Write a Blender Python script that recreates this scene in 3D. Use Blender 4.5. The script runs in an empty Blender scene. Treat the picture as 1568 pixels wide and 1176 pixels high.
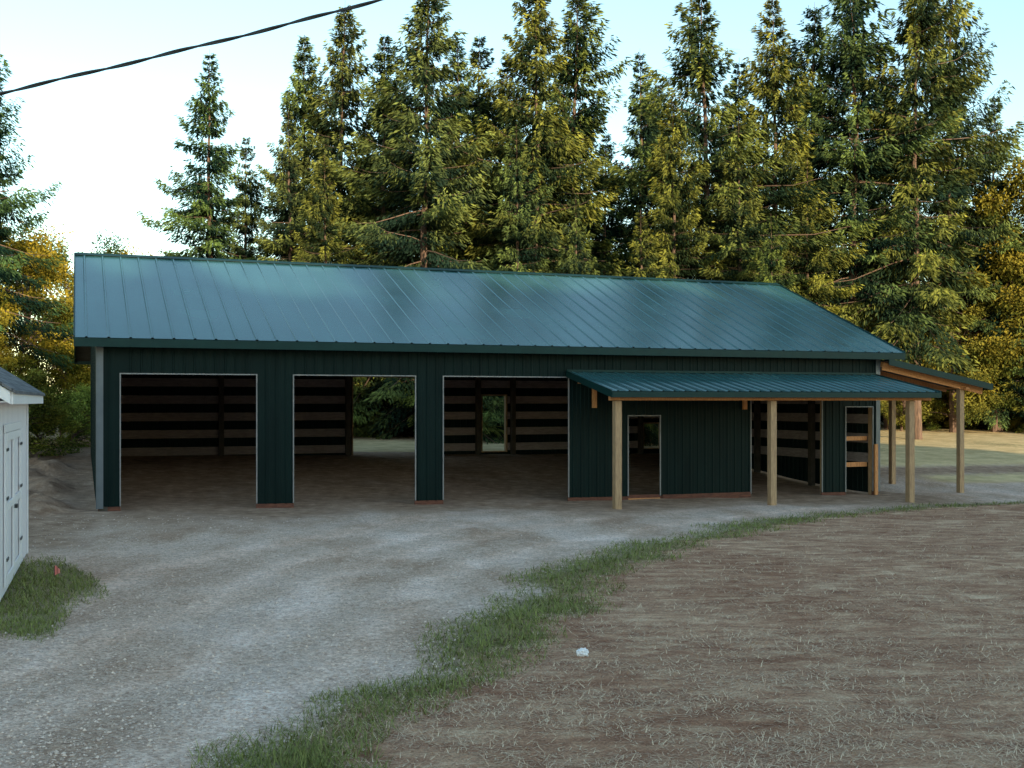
import bpy, math, random
import numpy as np
from mathutils import Vector
random.seed(4); rng=np.random.default_rng(7)
scene=bpy.context.scene
TH=math.radians(21); C=math.cos(TH); S=math.sin(TH)
X0,Y0=-9.11,25.0
F=1740.0; H0=615.0; CH=2.41

# ------------------------------------------------------------ helpers
def link(o,parent=None):
    scene.collection.objects.link(o)
    if parent: o.parent=parent
    return o
def empty(name,loc=(0,0,0),rz=0):
    e=bpy.data.objects.new(name,None); e.location=loc; e.rotation_euler=(0,0,rz); e.empty_display_size=.3
    return link(e)
def np_mesh(name,V,Fq,mats,midx=None,col=None,smooth=False,alpha=None):
    me=bpy.data.meshes.new(name)
    V=np.asarray(V,dtype=np.float32); Fq=np.asarray(Fq,dtype=np.int32)
    m,k=Fq.shape
    me.vertices.add(len(V)); me.vertices.foreach_set('co',V.ravel())
    me.loops.add(m*k); me.loops.foreach_set('vertex_index',Fq.ravel())
    me.polygons.add(m); me.polygons.foreach_set('loop_start',np.arange(0,m*k,k,dtype=np.int32))
    me.polygons.foreach_set('loop_total',np.full(m,k,dtype=np.int32))
    for mt in mats: me.materials.append(mt)
    if midx is not None: me.polygons.foreach_set('material_index',np.asarray(midx,dtype=np.int32))
    me.polygons.foreach_set('use_smooth',np.full(m,smooth))
    me.update(calc_edges=True)
    if col is not None:
        a=me.color_attributes.new('tint','FLOAT_COLOR','POINT')
        c=np.ones((len(V),4),dtype=np.float32); c[:,:3]=col
        if alpha is not None: c[:,3]=alpha
        a.data.foreach_set('color',c.ravel())
    return me
class MB:
    def __init__(s): s.v=[]; s.f=[]
    def box(s,x0,x1,y0,y1,z0,z1):
        n=len(s.v)
        s.v+= [(x0,y0,z0),(x1,y0,z0),(x1,y1,z0),(x0,y1,z0),(x0,y0,z1),(x1,y0,z1),(x1,y1,z1),(x0,y1,z1)]
        s.f+= [(n,n+3,n+2,n+1),(n+4,n+5,n+6,n+7),(n,n+1,n+5,n+4),(n+1,n+2,n+6,n+5),(n+2,n+3,n+7,n+6),(n+3,n,n+4,n+7)]
    def hexa(s,b,t):
        n=len(s.v); s.v+=list(b)+list(t)
        s.f+= [(n,n+3,n+2,n+1),(n+4,n+5,n+6,n+7),(n,n+1,n+5,n+4),(n+1,n+2,n+6,n+5),(n+2,n+3,n+7,n+6),(n+3,n,n+4,n+7)]
    def beam(s,p,q,w,h):
        p=Vector(p);q=Vector(q);d=(q-p).normalized()
        side=d.cross(Vector((0,0,1)));
        if side.length<1e-4: side=Vector((1,0,0))
        side.normalize(); up=side.cross(d).normalized()
        a=side*w/2;b=up*h/2
        s.hexa([tuple(p-a-b),tuple(p+a-b),tuple(q+a-b),tuple(q-a-b)],[tuple(p-a+b),tuple(p+a+b),tuple(q+a+b),tuple(q-a+b)])
    def quad(s,a,b,c,d):
        n=len(s.v); s.v+=[a,b,c,d]; s.f.append((n,n+1,n+2,n+3))
    def obj(s,name,mat,parent=None,bevel=0):
        me=bpy.data.meshes.new(name); me.from_pydata(s.v,[],s.f); me.materials.append(mat); me.update()
        o=bpy.data.objects.new(name,me); link(o,parent)
        if bevel:
            m=o.modifiers.new('b','BEVEL'); m.width=bevel; m.segments=1; m.limit_method='ANGLE'
        return o

# ------------------------------------------------------------ materials
def newmat(name):
    m=bpy.data.materials.new(name); m.use_nodes=True
    nt=m.node_tree; b=nt.nodes['Principled BSDF']; return m,nt,b
def N(nt,t,**kw):
    n=nt.nodes.new(t)
    for k,v in kw.items(): setattr(n,k,v)
    return n
def noise(nt,vec,scale,detail=4,rough=.55):
    n=N(nt,'ShaderNodeTexNoise'); n.inputs['Scale'].default_value=scale; n.inputs['Detail'].default_value=detail; n.inputs['Roughness'].default_value=rough
    nt.links.new(vec,n.inputs['Vector']); return n.outputs['Fac']
def ramp(nt,fac,stops):
    r=N(nt,'ShaderNodeValToRGB'); cr=r.color_ramp
    while len(cr.elements)<len(stops): cr.elements.new(.5)
    for e,(p,c) in zip(cr.elements,stops):
        e.position=p; e.color=(c[0],c[1],c[2],1) if not isinstance(c,(int,float)) else (c,c,c,1)
    nt.links.new(fac,r.inputs['Fac']); return r.outputs['Color']
def mix(nt,fac,a,b,mode='MIX'):
    m=N(nt,'ShaderNodeMix',data_type='RGBA',blend_type=mode)
    for i,v in ((0,fac),(6,a),(7,b)):
        if hasattr(v,'is_linked') or hasattr(v,'links'): nt.links.new(v,m.inputs[i])
        else: m.inputs[i].default_value = v if i==0 else (v[0],v[1],v[2],1)
    return m.outputs[2]
def math_(nt,op,a,b=None,clamp=False):
    m=N(nt,'ShaderNodeMath',operation=op); m.use_clamp=clamp
    for i,v in ((0,a),(1,b)):
        if v is None: continue
        if isinstance(v,(int,float)): m.inputs[i].default_value=v
        else: nt.links.new(v,m.inputs[i])
    return m.outputs[0]
def bump(nt,b,h,strength=.5,dist=.02):
    n=N(nt,'ShaderNodeBump'); n.inputs['Strength'].default_value=strength; n.inputs['Distance'].default_value=dist
    nt.links.new(h,n.inputs['Height']); nt.links.new(n.outputs[0],b.inputs['Normal'])
def mapping(nt,vec,scale):
    m=N(nt,'ShaderNodeMapping'); m.inputs['Scale'].default_value=scale; nt.links.new(vec,m.inputs['Vector']); return m.outputs[0]
def objc(nt): return N(nt,'ShaderNodeTexCoord').outputs['Object']

def simple(name,c1,c2,rough=.7,scale=3,sc=(1,1,1),metal=0,bm=.0,spec=.5,detail=5):
    m,nt,b=newmat(name); v=mapping(nt,objc(nt),sc)
    f=noise(nt,v,scale,detail); col=ramp(nt,f,[(.3,c1),(.7,c2)])
    nt.links.new(col,b.inputs['Base Color']); b.inputs['Roughness'].default_value=rough; b.inputs['Metallic'].default_value=metal
    b.inputs['Specular IOR Level'].default_value=spec
    if bm: bump(nt,b,f,bm,.01)
    return m
M_wall=simple('green_metal_siding',(.0024,.010,.010),(.0045,.016,.015),.5,2.0,(1,1,.3),spec=.11)
M_trimg=simple('green_metal_trim',(.004,.026,.025),(.006,.035,.033),.45,3,spec=.2)
M_corner=simple('corner_trim_metal',(.10,.115,.13),(.14,.155,.17),.4,3)  # sky reflection painted in as a lighter grey base
M_white=simple('light_trim',(.19,.18,.18),(.28,.26,.26),.5,6)
M_wood=simple('fresh_lumber',(.46,.17,.06),(.70,.32,.12),.75,8,(6,6,1),bm=.1)
M_post=simple('treated_post',(.30,.175,.10),(.50,.32,.175),.8,9,(5,5,.6),bm=.15)
M_skirt=simple('skirt_board',(.08,.026,.016),(.18,.062,.036),.8,6,(1,4,4))
M_girt=simple('wall_girt',(.24,.19,.19),(.41,.325,.31),.8,5,(1,1,6))
M_dark=simple('roof_underside',(.07,.055,.045),(.11,.09,.075),.9,4)
M_post2=simple('inner_post',(.05,.04,.03),(.09,.07,.055),.85,5)

def roofmat():
    m,nt,b=newmat('green_metal_roof'); v=objc(nt)
    f1=noise(nt,mapping(nt,v,(1.0,.25,.25)),1.6,5); f2=noise(nt,v,.35,3)
    sep=N(nt,'ShaderNodeSeparateXYZ'); nt.links.new(v,sep.inputs[0])
    px=math_(nt,'FLOOR',math_(nt,'DIVIDE',sep.outputs[0],.91)); py=math_(nt,'FLOOR',math_(nt,'DIVIDE',sep.outputs[1],.8))
    cmb=N(nt,'ShaderNodeCombineXYZ'); nt.links.new(px,cmb.inputs[0]); nt.links.new(py,cmb.inputs[1])
    wn=N(nt,'ShaderNodeTexWhiteNoise'); nt.links.new(cmb.outputs[0],wn.inputs['Vector'])
    a=ramp(nt,f1,[(.3,(.026,.088,.095)),(.7,(.038,.118,.126))])
    pt=math_(nt,'MULTIPLY',wn.outputs['Value'],ramp(nt,noise(nt,v,.4,2),[(.45,.08),(.62,.6)]))
    col=mix(nt,pt,a,(.075,.18,.185))
    nt.links.new(col,b.inputs['Base Color'])
    rr=math_(nt,'ADD',math_(nt,'MULTIPLY',f2,.18),math_(nt,'MULTIPLY',pt,.12))
    nt.links.new(math_(nt,'ADD',rr,.12),b.inputs['Roughness'])
    b.inputs['Specular IOR Level'].default_value=1.0
    bump(nt,b,f1,.07,.01)
    return m
M_roof=roofmat()

def folmat(name,base,tip):
    m,nt,b=newmat(name)
    at=N(nt,'ShaderNodeAttribute'); at.attribute_name='tint'
    oi=N(nt,'ShaderNodeObjectInfo')
    g=N(nt,'ShaderNodeSeparateColor'); nt.links.new(at.outputs['Color'],g.inputs[0])
    col=mix(nt,g.outputs[0],base,tip)
    col=mix(nt,1.0,col,oi.outputs['Color'],'MULTIPLY')
    hv=ramp(nt,oi.outputs['Random'],[(0,(.75,.92,1.0)),(.5,(1,1,1)),(1,(1.12,1.05,.9))])
    col=mix(nt,1.0,col,hv,'MULTIPLY')
    nt.nodes.remove(b)
    d=N(nt,'ShaderNodeBsdfDiffuse')
    nt.links.new(col,d.inputs[0]); nt.links.new(d.outputs[0],nt.nodes['Material Output'].inputs[0])
    return m
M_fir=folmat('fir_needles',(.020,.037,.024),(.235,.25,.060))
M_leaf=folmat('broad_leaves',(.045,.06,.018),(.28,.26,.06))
M_grass=folmat('grass_blades',(.11,.135,.045),(.31,.32,.11))
M_bark=simple('bark',(.07,.042,.032),(.21,.125,.085),.95,6,(3,3,.6),bm=.5)

def tintmat(name,rough=.9):
    m,nt,b=newmat(name); at=N(nt,'ShaderNodeAttribute'); at.attribute_name='tint'
    nt.links.new(at.outputs['Color'],b.inputs['Base Color']); b.inputs['Roughness'].default_value=rough; b.inputs['Specular IOR Level'].default_value=.2
    return m
M_straw=tintmat('straw'); M_stone=tintmat('stones')

# ------------------------------------------------------------ terrain
BY=np.array([-60,0,5,7.47,9.02,10.6,12.5,14.7,17.1,20.5,25.0,29.0,30.5,31.5])
BX=np.array([-12,-4.2,-2.3,-1.52,-1.16,-.51,.04,.39,1.14,3.13,6.1,11.0,14.5,19])
def loc(X,Y):
    dx=X-X0; dy=Y-Y0
    return dx*C+dy*S, -dx*S+dy*C
def ss(a,b,x):
    t=np.clip((x-a)/(b-a),0,1); return t*t*(3-2*t)
def gz(X,Y):
    X=np.asarray(X,dtype=float);Y=np.asarray(Y,dtype=float)
    s,v=loc(X,Y)
    z=-.0118*np.clip(s,0,24)*ss(-14,-4,v)
    z=z+.70*ss(.5,13,v)+ .028*np.clip(v-13,0,60)
    z=z+.010*np.sin(X*1.3+Y*.7)+.008*np.sin(X*.5-Y*1.9)+.006*np.sin(3.1*X+2.2*Y)
    m=ss(-.35,-1.3,s)*ss(-3.5,.5,v)*ss(15,11,v)*ss(-9,-6,s)
    z=z+m*(.16+.20*np.sin(1.9*X+.7*Y)*np.sin(1.7*Y-.5*X)+.07*np.sin(5*X+3*Y)*np.sin(4.1*Y-X)+.03*np.sin(11*X+2*Y)*np.sin(9*Y))
    return z
def gl(s,v):
    X=X0+s*C-v*S; Y=Y0+s*S+v*C
    return float(gz(X,Y))
def coords(lo,f0,f1,hi,fine,nc):
    a=lo+(f0-lo)*(1-np.linspace(1,0,nc)**2.2)
    b=np.arange(f0,f1,fine); c=f1+(hi-f1)*(np.linspace(0,1,nc)**2.2)
    return np.concatenate([a[:-1],b,c])
xs=coords(-600,-18,24,600,.12,26); ys=coords(-400,4,44,900,.12,26)
GX,GY=np.meshgrid(xs,ys); nx,ny=len(xs),len(ys)
GZ=gz(GX,GY)
V=np.stack([GX,GY,GZ],-1).reshape(-1,3)
i=np.arange(nx*ny).reshape(ny,nx)
Fq=np.stack([i[:-1,:-1],i[:-1,1:],i[1:,1:],i[1:,:-1]],-1).reshape(-1,4)
def masks(X,Y):
    xb=np.interp(Y,BY,BX); s,v=loc(X,Y)
    wob=.25*np.sin(Y*1.7)+.15*np.sin(Y*4.1+1)+.12*np.sin(X*3.3+Y*2)
    d=X-xb+wob*.6
    field=ss(-.35,.35,d)
    behind=ss(24.5,27,s)*ss(1.0,3.5,v)
    behind=np.maximum(behind,ss(12.6,14,v)*ss(24,19,v)*ss(0,3,s))
    field=np.maximum(field,behind)
    field=np.maximum(field,ss(14,19,v))
    lush=.78+.14*np.sin(Y*1.1+.5)+.10*np.sin(Y*2.9+X)
    wid=.36+.022*np.clip(Y,0,22)
    green=np.exp(-((d-.12)/wid)**2)*(Y<32)*lush*.95
    green=np.maximum(green,np.exp(-((d-.2)/.75)**2)*np.exp(-((Y-16.5)/3.5)**2)*.9)
    sx=X+6.75+.35*(Y-14.8); sy=Y-14.3
    g2=ss(1.25,.75,np.sqrt((sx/1.25)**2+(sy/3.0)**2)+.12*np.sin(X*5+Y*3))
    green=np.maximum(green,g2)
    green=np.maximum(green,ss(19,22,v)*.6*(s<14)+.0)
    green=np.maximum(green,np.exp(-((v-11-.2*(s-24))/1.0)**2)*(s>25)*.6)
    dirt=ss(.6,-.8,s+.3*np.sin(Y))*ss(-8,-5,v)*ss(16,12,v)
    trk=np.exp(-((v-5.5+.05*(s-30))/1.6)**2)*ss(23.5,25,s)
    dirt=np.maximum(dirt,trk)
    dirt=np.maximum(dirt,ss(-4.8,-.8,v+.8*np.sin(s*.7)+.4*np.sin(s*1.9))*(s>-1)*(s<22)*.78)
    dirt=np.maximum(dirt,ss(-.3,.6,v)*ss(12.4,11.6,v)*(s>-.2)*(s<21.2)*.7)
    tk=np.zeros_like(X)
    for o in (-1.3,-2.75,-3.9,-5.3):
        c=o*(1+.035*(Y-12))+.25*np.sin(Y*.35+o)
        tk=tk+np.exp(-((d-wob*.4-c)/(.20+.012*Y))**2)
    tk=tk*ss(2,0,v)
    tk=np.maximum(tk,behind)
    return field*(1-trk*.8),np.clip(green,0,1)*(1-trk),np.clip(dirt,0,1),np.clip(tk,0,1)
fm,gm,dm,tkm=masks(V[:,0],V[:,1])
def groundmat():
    m,nt,b=newmat('ground_surface'); v=objc(nt)
    at=N(nt,'ShaderNodeAttribute'); at.attribute_name='tint'
    sp=N(nt,'ShaderNodeSeparateColor'); nt.links.new(at.outputs['Color'],sp.inputs[0])
    vo=N(nt,'ShaderNodeTexVoronoi'); vo.inputs['Scale'].default_value=42; nt.links.new(v,vo.inputs['Vector'])
    gsep=N(nt,'ShaderNodeSeparateColor'); nt.links.new(vo.outputs['Color'],gsep.inputs[0])
    g1=ramp(nt,gsep.outputs[0],[(0,(.54,.375,.295)),(.5,(.76,.56,.455)),(1,(.92,.73,.61))])
    big=noise(nt,mapping(nt,v,(1,.45,1)),.6,7,.62)
    g2=ramp(nt,big,[(.36,(.68,.58,.50)),(.5,(.92,.87,.83)),(.62,(1.08,1.08,1.10))])
    grav=mix(nt,1.0,g1,g2,'MULTIPLY')
    fine=noise(nt,v,9,6,.7); grav=mix(nt,1.0,grav,ramp(nt,fine,[(.3,.70),(.7,1.18)]),'MULTIPLY')
    tkn=math_(nt,'MULTIPLY',at.outputs['Alpha'],math_(nt,'ADD',noise(nt,v,1.3,5,.6),.2),True)
    grav=mix(nt,tkn,grav,mix(nt,1.0,grav,(1.35,1.35,1.38),'MULTIPLY'))
    fn=noise(nt,mapping(nt,v,(.9,1.9,1)),2.0,9,.74); fn2=noise(nt,v,45,4,.7); fn3=noise(nt,v,.45,5)
    fcol=ramp(nt,fn,[(.34,(.35,.165,.105)),(.5,(.61,.345,.225)),(.66,(.92,.64,.44))])
    fcol=mix(nt,1.0,fcol,ramp(nt,fn2,[(.3,.58),(.7,1.3)]),'MULTIPLY')
    fcol=mix(nt,1.0,fcol,ramp(nt,fn3,[(.35,(.75,.64,.58)),(.65,(1.10,1.10,1.06))]),'MULTIPLY')
    fcol=mix(nt,at.outputs['Alpha'],fcol,ramp(nt,noise(nt,v,1.2,7,.7),[(.3,(.50,.35,.17)),(.7,(.90,.68,.38))]))
    gr=ramp(nt,noise(nt,v,14,5),[(.3,(.12,.11,.045)),(.7,(.30,.25,.11))])
    di=ramp(nt,noise(nt,v,3,7,.7),[(.3,(.23,.13,.085)),(.55,(.45,.285,.195)),(.75,(.70,.49,.36))])
    en=math_(nt,'SUBTRACT',noise(nt,v,5,6,.7),.5)
    en2=math_(nt,'SUBTRACT',noise(nt,v,.9,4,.6),.5)
    def edge(o,k=.9):
        return math_(nt,'MULTIPLY',math_(nt,'SUBTRACT',math_(nt,'ADD',o,math_(nt,'MULTIPLY',en,k)),.35),3.0,True)
    c=mix(nt,math_(nt,'MULTIPLY',math_(nt,'ADD',math_(nt,'ADD',sp.outputs[2],math_(nt,'MULTIPLY',en,.5)),math_(nt,'MULTIPLY',en2,.7)),1.15,True),grav,di)
    c=mix(nt,edge(sp.outputs[0]),c,fcol)
    c=mix(nt,math_(nt,'MULTIPLY',edge(sp.outputs[1],1.4),.75),c,gr)
    nt.links.new(c,b.inputs['Base Color']); b.inputs['Roughness'].default_value=.95; b.inputs['Specular IOR Level'].default_value=.15
    h=math_(nt,'ADD',math_(nt,'MULTIPLY',fn,1.6),math_(nt,'MULTIPLY',fn2,.35))
    hg=math_(nt,'ADD',math_(nt,'MULTIPLY',vo.outputs['Distance'],-.35),math_(nt,'MULTIPLY',fine,.8))
    hm=N(nt,'ShaderNodeMix',data_type='FLOAT'); nt.links.new(sp.outputs[0],hm.inputs[0]); nt.links.new(hg,hm.inputs[2]); nt.links.new(h,hm.inputs[3])
    bump(nt,b,hm.outputs[0],.9,.07)
    return m
M_ground=groundmat()
me=np_mesh('ground',V,Fq,[M_ground],col=np.stack([fm,gm,dm],-1),smooth=True,alpha=tkm)
link(bpy.data.objects.new('ground',me))

# ------------------------------------------------------------ scattered small things
def sampleXY(n,y0,y1,p=1.3,xr=.62):
    u=rng.random(n); a=1-p
    Y=(y0**a+u*(y1**a-y0**a))**(1/a)
    X=(rng.random(n)*2-1)*xr*Y
    return X,Y
def blades(X,Y,L,W,lean,colr,zoff=0):
    n=len(X); Z=gz(X,Y)+zoff
    az=rng.random(n)*2*np.pi; el=lean
    d=np.stack([np.cos(az)*np.cos(el),np.sin(az)*np.cos(el),np.sin(el)],-1)
    sd=np.stack([-np.sin(az),np.cos(az),np.zeros(n)],-1)
    P=np.stack([X,Y,Z],-1); w=W[:,None]/2
    bend=np.stack([np.cos(az),np.sin(az),-np.ones(n)*.5],-1)*L[:,None]*.25
    v=np.concatenate([(P-sd*w)[:,None],(P+sd*w)[:,None],(P+d*L[:,None]+bend*.6)[:,None]],1).reshape(-1,3)
    f=np.arange(3*n).reshape(-1,3)
    return v,f,np.repeat(colr,3,axis=0)
X,Y=sampleXY(340000,5.5,32,1.7); f_,g_,d_,_t=masks(X,Y); k=(f_>.45)&(g_<.75)&(np.interp(Y,BY,BX)<X+.3)
cl=np.sin(X*2.1+3*np.sin(Y*.8))*np.sin(Y*5.2+1.5*np.sin(X*1.1)); k&=(rng.random(len(X))<(.45+.4*cl))
X,Y=X[k],Y[k]; n=len(X)
t=rng.random((n,1))**1.3; cc=(1-t)*np.array([[.44,.24,.16]])+t*np.array([[.92,.70,.48]])
v,f,c=blades(X,Y,.03+.07*rng.random(n),.0035+.0004*Y,rng.random(n)**2*.7+.03,cc,.004)
link(bpy.data.objects.new('dry_grass',np_mesh('dry_grass',v,f,[M_straw],col=c)))
X,Y=sampleXY(600000,6,32,1.05); f_,g_,d_,_t=masks(X,Y)
nz=.5+.5*np.sin(X*7+2*np.sin(Y*3))*np.sin(Y*5+2*np.sin(X*4))
k=(rng.random(len(X))<g_*(.40+.6*nz))&(g_>.22)
X,Y=X[k],Y[k]; n=len(X)
t=rng.random((n,1)); cc=np.repeat(t,3,1)
v,f,c=blades(X,Y,.04+.09*rng.random(n)**1.5,.004+.0005*Y,.4+rng.random(n)*.9,cc,0)
link(bpy.data.objects.new('grass',np_mesh('grass',v,f,[M_grass],col=c)))
X,Y=sampleXY(80000,5.5,24,2.0); f_,g_,d_,_t=masks(X,Y); k=(f_<.55)&(g_<.7)&(rng.random(len(X))<.8-.6*f_-.45*_t)
s_,v_=loc(X,Y); k&=(v_<-.6)
X,Y=X[k],Y[k]; n=len(X)
r=(.005+.015*rng.random(n)**2.6); Z=gz(X,Y)
base=np.array([[1,0,0],[0,1,0],[-1,0,0],[0,-1,0],[0,0,1],[0,0,-1]],float)
vv=base[None]*(r[:,None,None])*(.6+.7*rng.random((n,6,3))); vv[:,:,2]*=.7
a=rng.random(n)*6.28; ca,sa=np.cos(a)[:,None],np.sin(a)[:,None]
vx=vv[:,:,0]*ca-vv[:,:,1]*sa; vy=vv[:,:,0]*sa+vv[:,:,1]*ca
vv=np.stack([vx+X[:,None],vy+Y[:,None],vv[:,:,2]+(Z+.2*r)[:,None]],-1).reshape(-1,3)
fo=np.array([[0,1,4],[1,2,4],[2,3,4],[3,0,4],[1,0,5],[2,1,5],[3,2,5],[0,3,5]])
ff=(fo[None]+6*np.arange(n)[:,None,None]).reshape(-1,3)
t=rng.random((n,1)); cc=np.repeat((1-t)*np.array([[.42,.31,.26]])+t*np.array([[.82,.65,.55]]),6,0)
link(bpy.data.objects.new('gravel',np_mesh('gravel',vv,ff,[M_stone],col=cc)))

# ------------------------------------------------------------ barn
barn=empty('pole_barn',(X0,Y0,0),TH)
L=20.99; D=11.8; EZ=3.80; RZ=6.355; OV=.4; RS0=-.47; RS1=21.58; SL=(RZ-EZ)/(D/2+OV)
ribp=.2286
def panel(mb,a0,a1,zb,zt,place,pitch=ribp,h=.02):
    pts=[(a0,0)]; k=math.ceil(a0/pitch)
    while k*pitch<a1-.05:
        c=k*pitch
        if c-.03>a0:
            pts+=[(c-.028,0),(c-.014,h),(c+.014,h),(c+.028,0)]
            m=c+pitch/2
            if m+.02<a1: pts+=[(m-.012,0),(m,.006),(m+.012,0)]
        k+=1
    pts.append((a1,0))
    n=len(mb.v)
    for a,o in pts:
        mb.v.append(place(a,o,zb(a))); mb.v.append(place(a,o,zt(a)))
    for j in range(len(pts)-1):
        q=n+2*j; mb.f.append((q,q+2,q+3,q+1))
W=MB(); WT=3.72
gb=lambda s: -.0118*s
frontp=lambda a,o,z:(a,-o,z)
cst=lambda z:(lambda a:z)
def fr(s0,s1,z0,z1): panel(W,s0,s1,z0 if callable(z0) else cst(z0),cst(z1),frontp)
HD=3.02
bot=lambda a: gb(a)+.09
ops=[(.476,3.43,HD,None),(4.30,7.23,HD,None),(7.96,11.29,HD,None),(13.01,13.93,2.03,None),(16.74,19.04,2.75,None),(19.86,20.77,2.25,None)]
cur=0.0
for (a,b_,zt,_) in ops:
    fr(cur,a,bot,WT); fr(a,b_,zt,WT); cur=b_
fr(cur,L,bot,WT)
backp=lambda a,o,z:(a,D+o,z)
bo=[(8.38,11.2,.3,3.3),(13.08,14.06,.60,2.67),(19.55,20.35,.62,1.62)]
cur=0
for a,b_,z0,z1 in bo:
    panel(W,cur,a,cst(.40),cst(WT),backp); panel(W,a,b_,cst(z1),cst(WT),backp)
    if z0>.4: panel(W,a,b_,cst(.40),cst(z0),backp)
    cur=b_
panel(W,cur,L,cst(.40),cst(WT),backp)
gab=lambda y: EZ-.08+SL*(min(y,D-y)+OV)
def endwall(x,sgn,a0,a1,z0=None,z1=None):
    panel(W,a0,a1,(lambda y: gl(x,y)+.05) if z0 is None else cst(z0),gab if z1 is None else cst(z1),lambda a,o,z:(x+sgn*o,a,z))
endwall(0,-1,0,5.9); endwall(0,-1,5.9,D)
endwall(L,1,0,5.9); endwall(L,1,5.9,D)
W.obj('metal_siding',M_wall,barn)
G=MB(); P=MB()
def hits(z0,z1,o): return z1>o[2] and z0<o[3]
z=.66
while z<3.6:
    cur=.1
    for o in bo:
        if hits(z,z+.27,o): G.box(cur,o[0]-.03,D-.10,D-.06,z,z+.27); cur=o[1]+.03
    G.box(cur,L-.1,D-.10,D-.06,z,z+.27)
    G.box(.06,.10,.15,D-.12,z,z+.27); G.box(L-.10,L-.06,.15,D-.12,z,z+.27)
    z+=.56
G.obj('girts',M_girt,barn)
for s in (0.12,4.0,8.22,11.4,12.92,14.25,17.3,19.4,20.85):
    P.box(s-.08,s+.08,D-.28,D-.11,.2,3.8)
for y in (2.9,5.9,8.8):
    P.box(.11,.27,y-.08,y+.08,0,4.6); P.box(L-.27,L-.11,y-.08,y+.08,-.2,4.6)
P.obj('inner_posts',M_post2,barn)
FP=MB()
for s in (.30,3.60,4.13,7.40,7.80,11.46,12.85,14.1,16.58,19.2,19.72,20.85):
    g=gl(s,0.1); FP.box(s-.075,s+.075,.03,.18,g-.2,3.7)
FP.obj('front_posts',M_post,barn)
HB=MB(); HB.box(.1,L-.1,.19,.24,3.35,3.65)
for k in range(9):
    s=.4+k*2.5; HB.box(s,s+.05,.25,D-.2,3.66,3.80)
HB.obj('header_beam',M_dark,barn)
K=MB()
cur=0
def sk_(cur,a): K.hexa([(cur,.004,gb(cur)-.14),(a,.004,gb(a)-.14),(a,.03,gb(a)-.14),(cur,.03,gb(cur)-.14)],[(cur,.004,gb(cur)+.13),(a,.004,gb(a)+.13),(a,.03,gb(a)+.13),(cur,.03,gb(cur)+.13)])
for (a,b_,zt,_) in ops:
    if b_-a<1.2 and zt<2.1: pass
    else:
        sk_(cur,a); cur=b_
sk_(cur,L)
K.obj('skirt_board',M_skirt,barn)
T=MB(); tw=.026
for idx,(a,b_,zt,_) in enumerate(ops):
    T.box(a-tw,a,-.030,-.0,gb(a)+.1,zt+tw); T.box(b_,b_+tw,-.030,-.0,gb(b_)+.1,zt+tw); T.box(a,b_,-.030,-.0,zt,zt+tw)
T.obj('opening_trim',M_white,barn)
T=MB()
for (a,b_,z0,z1) in bo:
    T.box(a,a+.035,D-.13,D+.04,z0,z1); T.box(b_-.06,b_,D-.13,D+.04,z0,z1); T.box(a+.035,b_-.06,D-.13,D+.04,z1-.05,z1)
    if z0>.4: T.box(a+.035,b_-.06,D-.13,D+.04,z0,z0+.04)
T.obj('back_jambs',M_post,barn)
CT=MB(); CT.box(-.035,.11,-.04,-.022,gb(0)+.05,WT-.1); CT.box(-.04,-.022,-.04,.11,gb(0)+.05,WT-.1)
CT.box(L-.11,L+.035,-.04,-.022,gb(L)+.09,WT-.1)
CT.obj('corner_trim',M_corner,barn)
FT=MB(); FT.box(.02,.2,.0,.18,-.3,.1); FT.obj('corner_footing',M_post2,barn)
R=MB()
def slope(mb,p_eave,p_ridge,a0,a1,axis,pitch=.455,h=.025,w=.02,sgnn=1):
    eb,ez=p_eave; rb,rz=p_ridge
    db,dz=rb-eb,rz-ez; l=math.hypot(db,dz); nb,nz=-dz/l,db/l
    if nz<0: nb,nz=-nb,-nz
    pts=[(a0,0)]; c=a0+pitch*.5
    while c<a1-.05:
        pts+=[(c-w-.012,0),(c-w+.004,h),(c+w-.004,h),(c+w+.012,0)]; c+=pitch
    pts.append((a1,0)); n=len(mb.v)
    for a,o in pts:
        for (bb,zz) in ((eb,ez),(rb,rz)):
            B=bb+nb*o; Z=zz+nz*o
            mb.v.append((a,B,Z) if axis=='x' else (B,a,Z))
    for j in range(len(pts)-1):
        q=n+2*j; mb.f.append((q,q+2,q+3,q+1))
slope(R,(-OV,EZ),(D/2,RZ),RS0,RS1,'x'); slope(R,(D+OV,EZ),(D/2,RZ),RS0,RS1,'x')
R.obj('roof_panels',M_roof,barn)
U=MB()
for (e,sg) in ((-OV,1),(D+OV,-1)):
    th=.07
    U.quad((RS0+.02,e+sg*.03,EZ-th-.02),(RS1-.02,e+sg*.03,EZ-th-.02),(RS1-.02,D/2,RZ-th-.02),(RS0+.02,D/2,RZ-th-.02))
U.obj('roof_deck',M_dark,barn)
FA=MB()
FA.box(RS0-.01,RS1+.01,-OV-.03,-OV+.0,EZ-.20,EZ-.012)
FA.box(RS0-.01,RS1+.01,D+OV,D+OV+.03,EZ-.20,EZ-.012)
for x0,x1 in ((RS0-.03,RS0+.0),(RS1,RS1+.03)):
    for e in (-OV,D+OV):
        FA.hexa([(x0,e,EZ-.20),(x1,e,EZ-.20),(x1,D/2,RZ-.20),(x0,D/2,RZ-.20)],[(x0,e,EZ+.035),(x1,e,EZ+.035),(x1,D/2,RZ+.035),(x0,D/2,RZ+.035)])
for sg in (-1,1):
    y=D/2+sg*.18; zz=RZ-SL*.18
    FA.hexa([(RS0,D/2,RZ+.03),(RS1,D/2,RZ+.03),(RS1,y,zz+.03),(RS0,y,zz+.03)],[(RS0,D/2,RZ+.045),(RS1,D/2,RZ+.045),(RS1,y,zz+.042),(RS0,y,zz+.042)])
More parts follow.
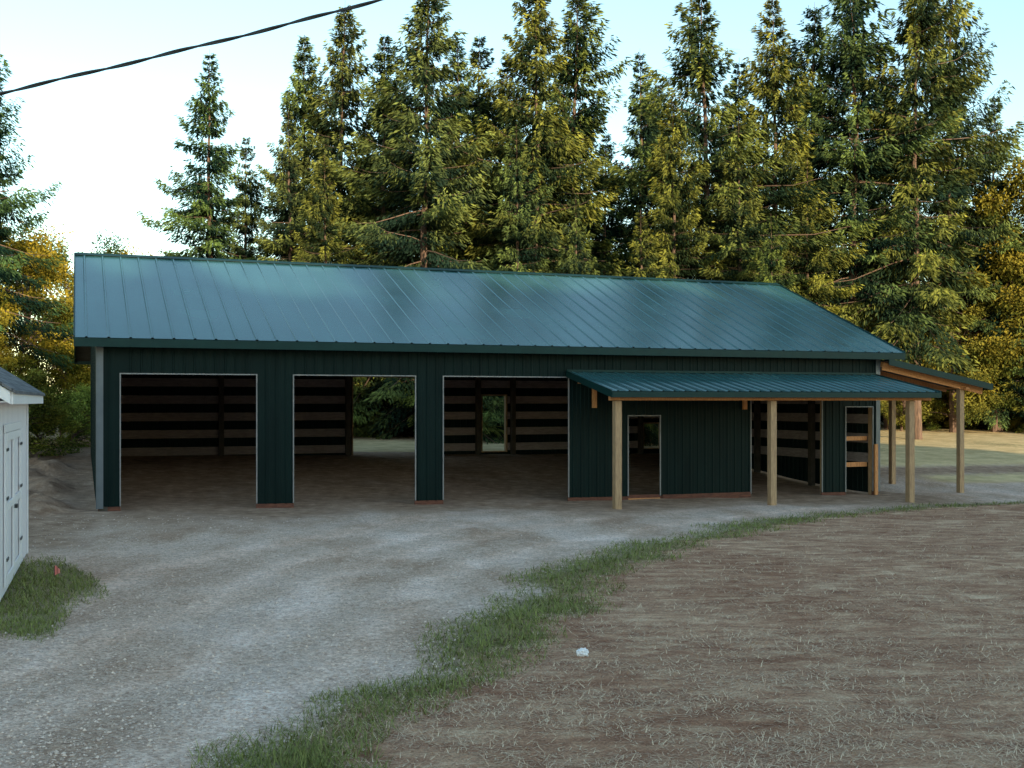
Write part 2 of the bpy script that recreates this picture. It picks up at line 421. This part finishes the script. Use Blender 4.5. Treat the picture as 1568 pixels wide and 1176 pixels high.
FA.obj('fascia_and_ridge_cap',M_trimg,barn,bevel=.004)
SF=MB(); SF.box(RS0+.03,RS1-.03,-OV+.01,-.05,EZ-.14,EZ-.115)
for e in range(9):
    y=.1+e*.7
    SF.beam((RS0+.02,y,EZ-.16+SL*(y+OV)),(-.05,y,EZ-.16+SL*(y+OV)),.05,.12)
SF.obj('eave_soffit',M_wood,barn)

PS0,PS1=11.25,20.86; PZ1=3.17; PZ0=2.66; PV=-2.65
R=MB(); slope(R,(PV,PZ0),(-.03,PZ1),PS0,PS1,'x',pitch=.30,h=.02); R.obj('porch_roof_panels',M_roof,barn)
FA=MB(); FA.box(PS0-.01,PS1+.01,PV-.03,PV,PZ0-.15,PZ0-.01)
for x0,x1 in ((PS0-.03,PS0),(PS1,PS1+.03)):
    FA.hexa([(x0,PV,PZ0-.15),(x1,PV,PZ0-.15),(x1,-.03,PZ1-.13),(x0,-.03,PZ1-.13)],[(x0,PV,PZ0+.03),(x1,PV,PZ0+.03),(x1,-.03,PZ1+.03),(x0,-.03,PZ1+.03)])
FA.box(PS0,PS1,-.07,-.025,PZ1+.0,PZ1+.06)
FA.obj('porch_fascia',M_trimg,barn,bevel=.004)
B=MB()
U=MB(); U.quad((PS0+.02,PV+.02,PZ0-.03),(PS1-.02,PV+.02,PZ0-.03),(PS1-.02,-.05,PZ1-.03),(PS0+.02,-.05,PZ1-.03)); U.obj('porch_deck',M_dark,barn)
for x in np.arange(PS0+.12,PS1,1.2):
    B.beam((x,PV+.05,PZ0-.10),(x,-.06,PZ1-.10),.045,.12)
B.box(PS0+.1,PS1-.05,-2.36,-2.24,PZ0-.22,PZ0-.055)
B.box(PS0+.3,PS1-.05,-.075,-.03,PZ1-.30,PZ1-.16)
B.obj('porch_beams',M_wood,barn)
PP=MB()
for s in (11.55,15.87,20.16):
    PP.box(s-.085,s+.085,-2.385,-2.215,gl(s,-2.3)-.2,PZ0-.23)
LZ1=3.60; LZ0=2.90; LX=24.75
for (s,v) in ((23.95,.0),(23.95,3.0),(23.95,6.2),(23.95,9.0),(23.95,11.6)):
    PP.box(s-.08,s+.08,v-.08,v+.08,gl(s,v)-.2,LZ0-.08)
PP.obj('porch_posts',M_post,barn,bevel=.006)
R=MB(); slope(R,(LX,LZ0),(L+.03,LZ1),-.4,D+.2,'y',pitch=.30,h=.02); R.obj('lean_to_roof_panels',M_roof,barn)
FA=MB(); FA.box(LX,LX+.03,-.43,D+.2,LZ0-.15,LZ0-.01)
FA.hexa([(LX+.03,-.43,LZ0-.15),(L+.03,-.43,LZ1-.15),(L+.03,-.40,LZ1-.15),(LX+.03,-.40,LZ0-.15)],[(LX+.03,-.43,LZ0+.03),(L+.03,-.43,LZ1+.03),(L+.03,-.40,LZ1+.03),(LX+.03,-.40,LZ0+.03)])
FA.obj('lean_to_fascia',M_trimg,barn)
B=MB()
for v in np.arange(-.02,D,1.45):
    B.beam((LX-.05,v,LZ0-.12),(L+.08,v,LZ1-.12),.05,.14)
B.box(23.90,24.02,-.3,D,LZ0-.12,LZ0+.07-.14)
B.beam((LX-.1,-.12,LZ0-.16),(L+.05,-.12,LZ1-.18),.05,.22)
B.obj('lean_to_rafters',M_wood,barn)
U=MB(); U.quad((LX-.02,-.38,LZ0-.03),(LX-.02,D,LZ0-.03),(L+.05,D,LZ1-.04),(L+.05,-.38,LZ1-.04)); U.obj('lean_to_deck',M_dark,barn)
B=MB(); B.box(11.95,12.06,-.10,-.025,2.25,2.78); B.box(16.45,16.56,-.10,-.025,2.20,2.78); B.box(20.80,20.90,-.1,-.04,gb(20.8),1.2)
B.box(19.9,20.75,.2,.24,.55,.68); B.box(19.9,20.75,.2,.24,1.3,1.42)
B.box(13.01,13.93,-.02,.03,gb(13.5)-.06,gb(13.5)+.04)
B.obj('wood_blocking',M_wood,barn)
B=MB(); B.box(14.0,16.7,-.05,-.024,gb(15)-.02,gb(15)+.13); B.obj('grade_board',M_skirt,barn)

# ------------------------------------------------------------ shed
shA=math.radians(19.5)
shed=empty('storage_shed',(-7.6,17.8,0),shA)
M_shed=simple('white_painted_siding',(.76,.70,.73),(.84,.78,.80),.6,3,(1,1,.3))
M_shtrim=simple('white_painted_trim',(.84,.79,.80),(.88,.84,.84),.5,3)
M_hinge=simple('dark_steel',(.03,.03,.035),(.06,.06,.06),.4,3)
w=MB()
def grooved(mb,a0,a1,z0,z1,place):
    pts=[]; a=a0
    while a<a1-.01:
        b=min(a+.2,a1); pts+=[(a+.006,0),(b-.006,0),(b,-.008)]; a=b
    n=len(mb.v)
    for a,o in pts: mb.v.append(place(a,o,z0)); mb.v.append(place(a,o,z1))
    for j in range(len(pts)-1):
        q=n+2*j; mb.f.append((q,q+2,q+3,q+1))
SW,SLn=3.0,5.5
grooved(w,-SLn,0,.04,2.42,lambda a,o,z:(o,a,z))
grooved(w,-SW,0,.04,2.42,lambda a,o,z:(a,o,z)); grooved(w,-SW,0,.04,2.42,lambda a,o,z:(a,-SLn-o,z))
grooved(w,-SLn,0,.04,2.42,lambda a,o,z:(-SW-o,a,z))
for y in (0,-SLn):
    n=len(w.v); w.v+=[(0,y,2.42),(-SW,y,2.42),(-SW/2,y,2.42+SW/2*.65)]; w.f.append((n,n+1,n+2))
w.obj('siding',M_shed,shed)
t=MB()
for y in (-.09,):
    t.box(.002,.022,y,.024,.04,2.40); t.box(-.09,0.0,.002,.022,.04,2.40)
for y0,y1 in ((-4.05,-3.95),(-2.98,-2.88),(-2.86,-2.76),(-1.80,-1.70),(-1.6,-1.5),(-4.25,-4.15)):
    t.box(.010,.032,y0,y1,.15,2.02)
t.box(.010,.030,-4.25,-1.5,2.03,2.13); t.box(.010,.031,-3.95,-2.98,.15,.25); t.box(.010,.031,-2.76,-1.80,.15,.25); t.box(.010,.031,-3.95,-2.98,1.05,1.15); t.box(.010,.031,-2.76,-1.80,1.05,1.15)
t.box(.010,.031,-3.95,-2.98,1.92,2.02); t.box(.010,.031,-2.76,-1.80,1.92,2.02)
t.box(.2,.225,-SLn-.25,.27,2.38,2.52); t.box(-SW-.225,-SW-.2,-SLn-.25,.27,2.38,2.52)
for y0,y1 in ((.25,.275),(-SLn-.275,-SLn-.25)):
    for sx in (1,-1):
        xe=-SW/2+sx*(SW/2+.2)
        zr=2.50+(SW/2+.2)*.65
        t.hexa([(xe,y0,2.38),(xe,y1,2.38),(-SW/2,y1,zr-.12),(-SW/2,y0,zr-.12)],[(xe,y0,2.52),(xe,y1,2.52),(-SW/2,y1,zr+.02),(-SW/2,y0,zr+.02)])
t.box(0,.2,-SLn-.24,.25,2.40,2.415)
t.obj('trim_and_doors',M_shtrim,shed,bevel=.003)
h=MB()
for z in (.45,1.2,1.8):
    h.box(.033,.045,-1.86,-1.58,z,z+.035); h.box(.033,.045,-4.15,-3.9,z,z+.035)
h.box(.033,.07,-2.93,-2.81,1.0,1.05)
h.obj('hinges_and_latch',M_hinge,shed)
def shingle():
    m,nt,b=newmat('asphalt_shingles'); v=objc(nt)
    br=N(nt,'ShaderNodeTexBrick'); br.inputs['Scale'].default_value=1; br.inputs['Brick Width'].default_value=.3; br.inputs['Row Height'].default_value=.13; br.inputs['Mortar Size'].default_value=.006
    sp=N(nt,'ShaderNodeSeparateXYZ'); nt.links.new(v,sp.inputs[0]); cb=N(nt,'ShaderNodeCombineXYZ'); nt.links.new(sp.outputs[1],cb.inputs[0]); nt.links.new(math_(nt,'MULTIPLY',sp.outputs[0],1.19),cb.inputs[1])
    nt.links.new(cb.outputs[0],br.inputs['Vector'])
    br.inputs['Color1'].default_value=(.08,.08,.09,1); br.inputs['Color2'].default_value=(.17,.165,.175,1); br.inputs['Mortar'].default_value=(.02,.02,.02,1)
    c=mix(nt,1.0,br.outputs['Color'],ramp(nt,noise(nt,v,60,3),[(.3,.7),(.7,1.3)]),'MULTIPLY')
    nt.links.new(c,b.inputs['Base Color']); b.inputs['Roughness'].default_value=.95
    return m
r=MB(); zr=2.52+(SW/2+.2)*.65
for sx in (1,-1):
    xe=-SW/2+sx*(SW/2+.25)
    r.hexa([(xe,-SLn-.3,2.50),(xe,.3,2.50),(-SW/2,.3,zr+.005),(-SW/2,-SLn-.3,zr+.005)],[(xe,-SLn-.3,2.535),(xe,.3,2.535),(-SW/2,.3,zr+.04),(-SW/2,-SLn-.3,zr+.04)])
r.obj('shingle_roof',shingle(),shed)
fl=MB(); fl.box(-SW+.02,-.02,-SLn+.02,-.02,-.1,.05); fl.obj('floor_skids',M_post2,shed)

# ------------------------------------------------------------ marker flag, paper scrap, wire
M_pink=simple('pink_flag',(.90,.24,.20),(.95,.32,.27),.6,8)
fe=empty('marker_flag',(-6.24,15.5,float(gz(-6.24,15.5))))
b=MB(); b.box(-.004,.004,-.004,.004,-.05,.17); b.obj('wire_stake',M_hinge,fe)
b=MB()
for k in range(4):
    x0,x1=.004+k*.018,.004+(k+1)*.018; y0,y1=.012*math.sin(k*1.5),.012*math.sin((k+1)*1.5)
    b.quad((x0,y0,.04+.008*k),(x1,y1,.048+.008*k),(x1,y1,.165-.015*k),(x0,y0,.175-.010*k))
b.obj('flag',M_pink,fe)
import bmesh
bm=bmesh.new(); bmesh.ops.create_icosphere(bm,subdivisions=3,radius=.055)
for vv_ in bm.verts:
    vv_.co*= (.8+.4*random.random()); vv_.co.z*=.8; vv_.co.x*=1.05
me=bpy.data.meshes.new('paper_scrap'); bm.to_mesh(me); bm.free(); me.materials.append(M_shtrim)
o=bpy.data.objects.new('paper_scrap',me); o.location=(.67,10.75,float(gz(.67,10.75))+.03); link(o)

def wirepts():
    px=[-500,-250,0,150,300,430,580,800,1100]; py=[250,198,143,108,72,40,0,-66,-165]
    P=[]
    for j in range(len(px)-1):
        for q in range(24):
            t_=q/24; x=px[j]*(1-t_)+px[j+1]*t_; y=np.interp(x,px,py)
            P.append((x,y))
    return P
cu=bpy.data.curves.new('utility_wire','CURVE'); cu.dimensions='3D'; cu.bevel_depth=.0125; cu.bevel_resolution=2
WP=wirepts(); YW=12.0
for ph in (0,math.pi):
    spn=cu.splines.new('POLY'); spn.points.add(len(WP)*3-1)
    for j in range(len(WP)*3):
        q=min(j/3,len(WP)-1.001); a=int(q); t_=q-a
        x=WP[a][0]*(1-t_)+WP[min(a+1,len(WP)-1)][0]*t_; y=WP[a][1]*(1-t_)+WP[min(a+1,len(WP)-1)][1]*t_
        wx=(x-784)/F*YW; wz=CH+(H0-y)/F*YW; an=wx*6.5+ph
        spn.points[j].co=(wx,YW+.010*math.cos(an),wz+.0085*math.sin(an)+.005*math.sin(wx*5),1)
cu.materials.append(simple('black_cable',(.02,.02,.022),(.04,.04,.04),.6,5))
link(bpy.data.objects.new('utility_wire',cu))

# ------------------------------------------------------------ trees
def tube(path,rad,nseg=7):
    path=np.asarray(path,float); n=len(path); vs=[]
    a=np.linspace(0,2*np.pi,nseg,endpoint=False)
    for k in range(n):
        d=path[min(k+1,n-1)]-path[max(k-1,0)]; d/=np.linalg.norm(d)+1e-9
        ref=np.array([1,0,0]) if abs(d[0])<.8 else np.array([0,1,0])
        e1=np.cross(d,ref); e1/=np.linalg.norm(e1); e2=np.cross(d,e1)
        vs.append(path[k]+rad[k]*(np.cos(a)[:,None]*e1+np.sin(a)[:,None]*e2))
    V=np.concatenate(vs); fs=[]
    for k in range(n-1):
        for j in range(nseg):
            fs.append((k*nseg+j,k*nseg+(j+1)%nseg,(k+1)*nseg+(j+1)%nseg,(k+1)*nseg+j))
    return V,np.array(fs)
def rhombs(P,Dv,Nv,Ln,Wd):
    Dv=Dv/(np.linalg.norm(Dv,axis=1,keepdims=True)+1e-9)
    Sv=np.cross(Dv,Nv); Sv/=np.linalg.norm(Sv,axis=1,keepdims=True)+1e-9
    a=P; b=P+Dv*Ln[:,None]*.45+Sv*Wd[:,None]/2; c=P+Dv*Ln[:,None]; d=P+Dv*Ln[:,None]*.45-Sv*Wd[:,None]/2
    return np.stack([a,b,c,d],1).reshape(-1,3)
def conifer(seed,H=20,R=3.6,cb=.1,dens=1.0,irr=.3,big=1.0,pw=.92):
    g=np.random.default_rng(seed); VV=[];FF=[];MI=[];CC=[];off=0
    def add(v,f,mi,c):
        nonlocal off
        VV.append(v);FF.append(f+off);MI.append(np.full(len(f),mi));CC.append(c);off+=len(v)
    hz=np.linspace(0,H,12); bx=np.cumsum(g.normal(0,.06,12)); by=np.cumsum(g.normal(0,.06,12)); bx-=bx[0];by-=by[0]
    rad=.012*H*(1-hz/H)**.95+.008
    v,f=tube(np.stack([bx,by,hz],-1),rad,8); add(v,f,0,np.full((len(v),3),.5))
    t=cb
    ph=g.random(4)*6.28
    while t<.992:
        nbw=int(g.integers(4,6)) if t<.9 else 5
        a0=g.random()*6.28
        prof=((1-t)/(1-cb))**pw*(1 if t>cb+.12 else .75+2*(t-cb))
        for j in range(nbw):
            az=a0+j*6.28/nbw+g.normal(0,.35)
            lobe=1+.24*math.sin(az+ph[0]+t*7)+.16*math.sin(2*az+ph[1]-t*13)
            Lb=R*prof*(1-irr+irr*1.5*g.random())*lobe+.08
            rr_=g.random()
            if rr_<.12: Lb*=.5
            elif rr_>.95: Lb*=1.25
            zb=t*H+g.normal(0,.2)*(1-t); zb=min(zb,H*.995)
            up=.70*(t-.40)+g.normal(0,.09); drp=.50*(1-t)+.05
            dirh=np.array([math.cos(az),math.sin(az),0]); sd=np.array([-math.sin(az),math.cos(az),0])
            bp=np.array([np.interp(zb,hz,bx),np.interp(zb,hz,by),zb])
            def cur(u):
                u=np.asarray(u)
                return bp+dirh*(Lb*u)[:,None]+np.array([0,0,1])*(Lb*(up*u-drp*u**2+.28*u**4))[:,None]
            uu=np.linspace(0,.9,5); pth=cur(uu)
            v,f=tube(pth,.008*Lb*(1-uu)+.004,3); add(v,f,0,np.full((len(v),3),.3))
            n=int((18+155*Lb)*dens)
            tp=min(1,.28+Lb*.6)
            u=.06+.94*g.random(n)**.85
            wmax=(.09*tp+.42*Lb*(u*(1.15-u)*1.9).clip(.05,1)*.70)
            q=g.uniform(-1,1,n)
            ntw=max(3,int(Lb*3.4))
            uq=np.round(u*ntw)/ntw+g.normal(0,.028,n)
            uq=np.clip(uq,.06,1.04)
            lat=q*wmax
            Pt=cur(uq)+sd*lat[:,None]+dirh*(np.abs(lat)*.55)[:,None]
            hang=g.random(n)**1.5*(.20+.34*g.random())*tp
            Pt[:,2]+= -np.abs(lat)*.32 - hang + g.normal(0,.045,n)*tp
            dv=dirh*(.4+.6*g.random(n))[:,None]+sd*(np.sign(q)*(.2+.7*g.random(n)))[:,None]
            dv[:,2]+= (-.3-.9*g.random(n)+.35*u)*(1 if t<.9 else .2)
            nv=np.array([[0,0,.8]])+dirh*.5+g.normal(0,.55,(n,3))
            ln=(.12+.22*g.random(n))*big*(.4+.6*tp); wd=(.036+.05*g.random(n))*big*(.5+.5*tp)
            vv=rhombs(Pt,dv,nv,ln,wd)
            tint=np.clip(-.01+.70*uq**2.0-.6*hang+g.normal(0,.13,n)+.20*g.normal(),0,1)  # crown shade painted into inner and hanging needles; light tips are new growth
            add(vv,np.arange(4*n).reshape(-1,4),1,np.repeat(np.repeat(tint[:,None],3,1),4,0))
        t+= (g.uniform(.24,.70)/H)*(1.0 if t<.75 else .7)
    return np_mesh('fir_mesh_%d'%seed,np.concatenate(VV),np.concatenate(FF),[M_bark,M_fir],np.concatenate(MI),np.concatenate(CC))
def broadleaf(seed,H=10,R=3.2,nl=42000,low=.12,ls=.14):
    g=np.random.default_rng(seed); VV=[];FF=[];MI=[];CC=[];off=0
    def add(v,f,mi,c):
        nonlocal off
        VV.append(v);FF.append(f+off);MI.append(np.full(len(f),mi));CC.append(c);off+=len(v)
    zz=np.linspace(0,H*.85,8); tx=np.cumsum(g.normal(0,.12,8));ty=np.cumsum(g.normal(0,.12,8)); tx-=tx[0];ty-=ty[0]
    v,f=tube(np.stack([tx,ty,zz],-1),.014*H*(1-zz/H)+.01,7); add(v,f,0,np.full((len(v),3),.5))
    ncl=60; cen=[];rr=[]
    for k in range(ncl):
        t=low+(1-low)*g.random()**.85; az=g.random()*6.28
        pr=math.sqrt(max(.05,1-((t-.45)/.6)**2))*R
        rho=pr*(.35+.75*g.random()**.6)
        c=np.array([math.cos(az)*rho,math.sin(az)*rho,t*H*.95]); cen.append(c); rr.append(R*(.14+.20*g.random()))
        zb=c[2]*.6; b=np.array([np.interp(zb,zz,tx),np.interp(zb,zz,ty),zb]); m=(b+c)/2+np.array([0,0,.2])
        v,f=tube([b,m,c],[.035,.022,.01],4); add(v,f,0,np.full((len(v),3),.3))
    cen=np.array(cen); rr=np.array(rr)
    idx=g.integers(0,ncl,nl); dr=g.normal(size=(nl,3)); dr/=np.linalg.norm(dr,axis=1,keepdims=True)
    rad=g.random(nl)**.45*(1+.35*g.normal(size=nl)*.5)
    P=cen[idx]+dr*(rr[idx]*rad)[:,None]*np.array([1,1,.75]); P[:,2]=np.maximum(P[:,2],.05)
    Dv=dr+g.normal(0,.8,(nl,3)); Dv[:,2]-=.3; Nv=g.normal(size=(nl,3))+np.array([0,0,.7])
    vv=rhombs(P,Dv,Nv,ls*(.6+.8*g.random(nl)),ls*.6*(.6+.8*g.random(nl)))
    cv=g.normal(0,.16,ncl)
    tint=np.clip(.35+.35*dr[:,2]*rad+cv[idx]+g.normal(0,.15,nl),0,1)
    add(vv,np.arange(4*nl).reshape(-1,4),1,np.repeat(np.repeat(tint[:,None],3,1),4,0))
    return np_mesh('leaf_mesh_%d'%seed,np.concatenate(VV),np.concatenate(FF),[M_bark,M_leaf],np.concatenate(MI),np.concatenate(CC))
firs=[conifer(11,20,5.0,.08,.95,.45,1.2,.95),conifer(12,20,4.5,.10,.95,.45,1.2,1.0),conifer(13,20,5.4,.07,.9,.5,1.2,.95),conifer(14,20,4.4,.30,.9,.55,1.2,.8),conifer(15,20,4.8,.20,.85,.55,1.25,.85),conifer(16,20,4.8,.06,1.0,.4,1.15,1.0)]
lod=[conifer(31,20,5.6,.04,.2,.4,2.6),conifer(32,20,5.0,.04,.2,.4,2.6)]
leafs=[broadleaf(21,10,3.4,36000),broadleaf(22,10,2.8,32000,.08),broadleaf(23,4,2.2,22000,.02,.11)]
GREEN=(1,1,1,1)
def place(mesh,name,px,ytop,Y,hbase,col=GREEN,wide=1.0,parent=None):
    X=(px-784)/F*Y; g=float(gz(X,Y)); top=CH+(H0-ytop)/F*Y
    s=(top-g)/hbase
    o=bpy.data.objects.new(name,mesh); o.location=(X,Y,g-.05); o.scale=(s*wide,s*wide,s)
    o.rotation_euler=(0,0,random.random()*6.28); o.color=col; link(o,parent); return o
warm=(1.12,1.04,.85,1); dark=(.65,.8,.9,1); org=(1.4,1.0,.6,1)  # org: autumn colour plus low-sun orange put into the tree colour
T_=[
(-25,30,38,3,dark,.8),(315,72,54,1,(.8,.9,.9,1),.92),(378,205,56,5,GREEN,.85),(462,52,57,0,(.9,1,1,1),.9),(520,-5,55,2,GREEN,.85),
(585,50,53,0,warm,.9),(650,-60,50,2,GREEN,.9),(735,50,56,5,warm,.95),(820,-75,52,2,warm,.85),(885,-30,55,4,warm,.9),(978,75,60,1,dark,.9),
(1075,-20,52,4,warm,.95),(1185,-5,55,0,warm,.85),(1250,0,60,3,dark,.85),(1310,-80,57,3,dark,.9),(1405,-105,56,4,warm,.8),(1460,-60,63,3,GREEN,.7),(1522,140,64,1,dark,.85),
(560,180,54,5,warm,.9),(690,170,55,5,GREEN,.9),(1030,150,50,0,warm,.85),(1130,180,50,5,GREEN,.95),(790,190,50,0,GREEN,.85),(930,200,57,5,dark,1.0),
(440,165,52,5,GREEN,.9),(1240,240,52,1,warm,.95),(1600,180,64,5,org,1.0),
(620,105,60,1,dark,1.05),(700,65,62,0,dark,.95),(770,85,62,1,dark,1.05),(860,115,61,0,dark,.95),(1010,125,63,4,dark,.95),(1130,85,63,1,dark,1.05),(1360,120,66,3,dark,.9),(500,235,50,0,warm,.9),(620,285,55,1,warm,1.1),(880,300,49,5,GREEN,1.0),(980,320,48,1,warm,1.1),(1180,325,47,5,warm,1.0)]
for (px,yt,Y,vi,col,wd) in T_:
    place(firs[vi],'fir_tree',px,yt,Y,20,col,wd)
B_=[(40,340,42,0,(1.4,1.1,.6,1),1.0),(-30,420,38,1,(1.3,1.1,.7,1),1.0),(120,345,50,1,(.9,1,.9,1),.9),(190,378,52,0,(1.5,1.0,.5,1),.8),(95,480,44,1,(1.4,1.2,.7,1),1.0),
(1530,200,64,1,org,.85),(1590,330,64,0,org,1.0),(1470,420,64,0,warm,1.0),(1420,480,66,1,warm,1.0),(250,400,56,0,warm,1.0),
(600,470,60,0,(1.5,1.5,1.1,1),1.0),(700,470,60,1,GREEN,1.0),(1380,520,64,1,warm,1.0),(400,400,56,1,GREEN,1.0)]
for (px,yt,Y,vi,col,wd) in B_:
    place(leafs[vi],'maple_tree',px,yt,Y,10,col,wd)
lit=(2.0,2.1,1.6,1)  # sunlight painted into shrub colour; the barn shades those behind it
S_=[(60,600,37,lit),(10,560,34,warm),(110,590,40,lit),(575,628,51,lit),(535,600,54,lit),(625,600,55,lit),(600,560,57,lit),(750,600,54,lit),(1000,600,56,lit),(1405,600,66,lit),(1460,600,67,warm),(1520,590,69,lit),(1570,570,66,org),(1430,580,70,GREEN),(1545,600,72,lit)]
for (px,yt,Y,col) in S_:
    place(leafs[2],'shrub',px,yt,Y,4,col,1.1)
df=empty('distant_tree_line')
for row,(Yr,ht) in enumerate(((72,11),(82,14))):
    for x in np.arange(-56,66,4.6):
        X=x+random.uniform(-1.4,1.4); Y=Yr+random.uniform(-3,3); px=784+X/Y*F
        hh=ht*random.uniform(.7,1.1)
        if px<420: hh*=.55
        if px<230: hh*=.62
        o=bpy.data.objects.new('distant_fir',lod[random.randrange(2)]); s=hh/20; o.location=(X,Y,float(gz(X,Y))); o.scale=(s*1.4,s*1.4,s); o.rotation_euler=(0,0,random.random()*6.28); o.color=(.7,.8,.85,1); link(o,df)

# ------------------------------------------------------------ sun & an added unseen hill with firs, placed to shade the yard
EL=math.radians(11); AZ=math.radians(152)
sd=Vector((math.sin(AZ)*math.cos(EL),math.cos(AZ)*math.cos(EL),math.sin(EL)))
hx,hy=math.sin(AZ),math.cos(AZ); dist=62.0
hv=[];n1=61;n2=13; LC=12.0
for a in range(n1):
    for b in range(n2):
        l=LC-44+88*a/(n1-1); w_=(b/(n2-1)-.5)*54
        z=24.2*math.exp(-(w_/15)**2)*max(0,1-max(0,abs(l-LC)-25)/17)+.5*math.sin(l*.4)+.3*math.sin(l*1.3)-1.0
        hv.append((hx*(dist+w_)-hy*l,hy*(dist+w_)+hx*l,z))
hf=[(a*n2+b,(a+1)*n2+b,(a+1)*n2+b+1,a*n2+b+1) for a in range(n1-1) for b in range(n2-1)]
M_blocker=simple('sun_blocker_soil',(.20,.13,.075),(.38,.26,.15),.95,.5)
me=np_mesh('sun_blocker_hill',np.array(hv),np.array(hf),[M_blocker],smooth=True); link(bpy.data.objects.new('sun_blocker_hill',me))
blocker_firs=empty('sun_blocker_firs')
for l in np.arange(LC-25,LC+25,4.0):
    ll=l+random.uniform(-1.2,1.2); hh=random.uniform(2.0,3.2)
    o=bpy.data.objects.new('sun_blocker_fir',lod[random.randrange(2)]); s=hh/20
    o.location=(hx*dist-hy*ll,hy*dist+hx*ll,22.5); o.scale=(s*2.0,s*2.0,s); o.rotation_euler=(0,0,random.random()*6.28); link(o,blocker_firs)

sun=bpy.data.lights.new('sun','SUN'); sun.energy=7.0; sun.angle=math.radians(.5); sun.color=(1,.86,.58)
so=bpy.data.objects.new('sun',sun); so.rotation_euler=sd.to_track_quat('Z','Y').to_euler(); so.location=(20,-30,40); link(so)
w=bpy.data.worlds.new('World'); scene.world=w; w.use_nodes=True; nt=w.node_tree
bg=nt.nodes['Background']; sk=nt.nodes.new('ShaderNodeTexSky'); sk.sky_type='NISHITA'; sk.sun_disc=False
sk.sun_elevation=EL; sk.sun_rotation=AZ; sk.air_density=1.0; sk.dust_density=.25; sk.ozone_density=1.3
tn=mix(nt,1.0,sk.outputs[0],(.96,1.01,.89),'MULTIPLY')
nt.links.new(tn,bg.inputs[0]); bg.inputs[1].default_value=.42

cam=bpy.data.cameras.new('camera'); co=bpy.data.objects.new('camera',cam); link(co)
co.location=(0,0,CH); co.rotation_euler=(math.radians(90),0,0)
cam.sensor_width=36; cam.lens=36*F/1568; cam.shift_y=(H0-588)/1568; cam.clip_end=3000
scene.camera=co
scene.view_settings.view_transform='Standard'; scene.view_settings.look='None'; scene.view_settings.exposure=0
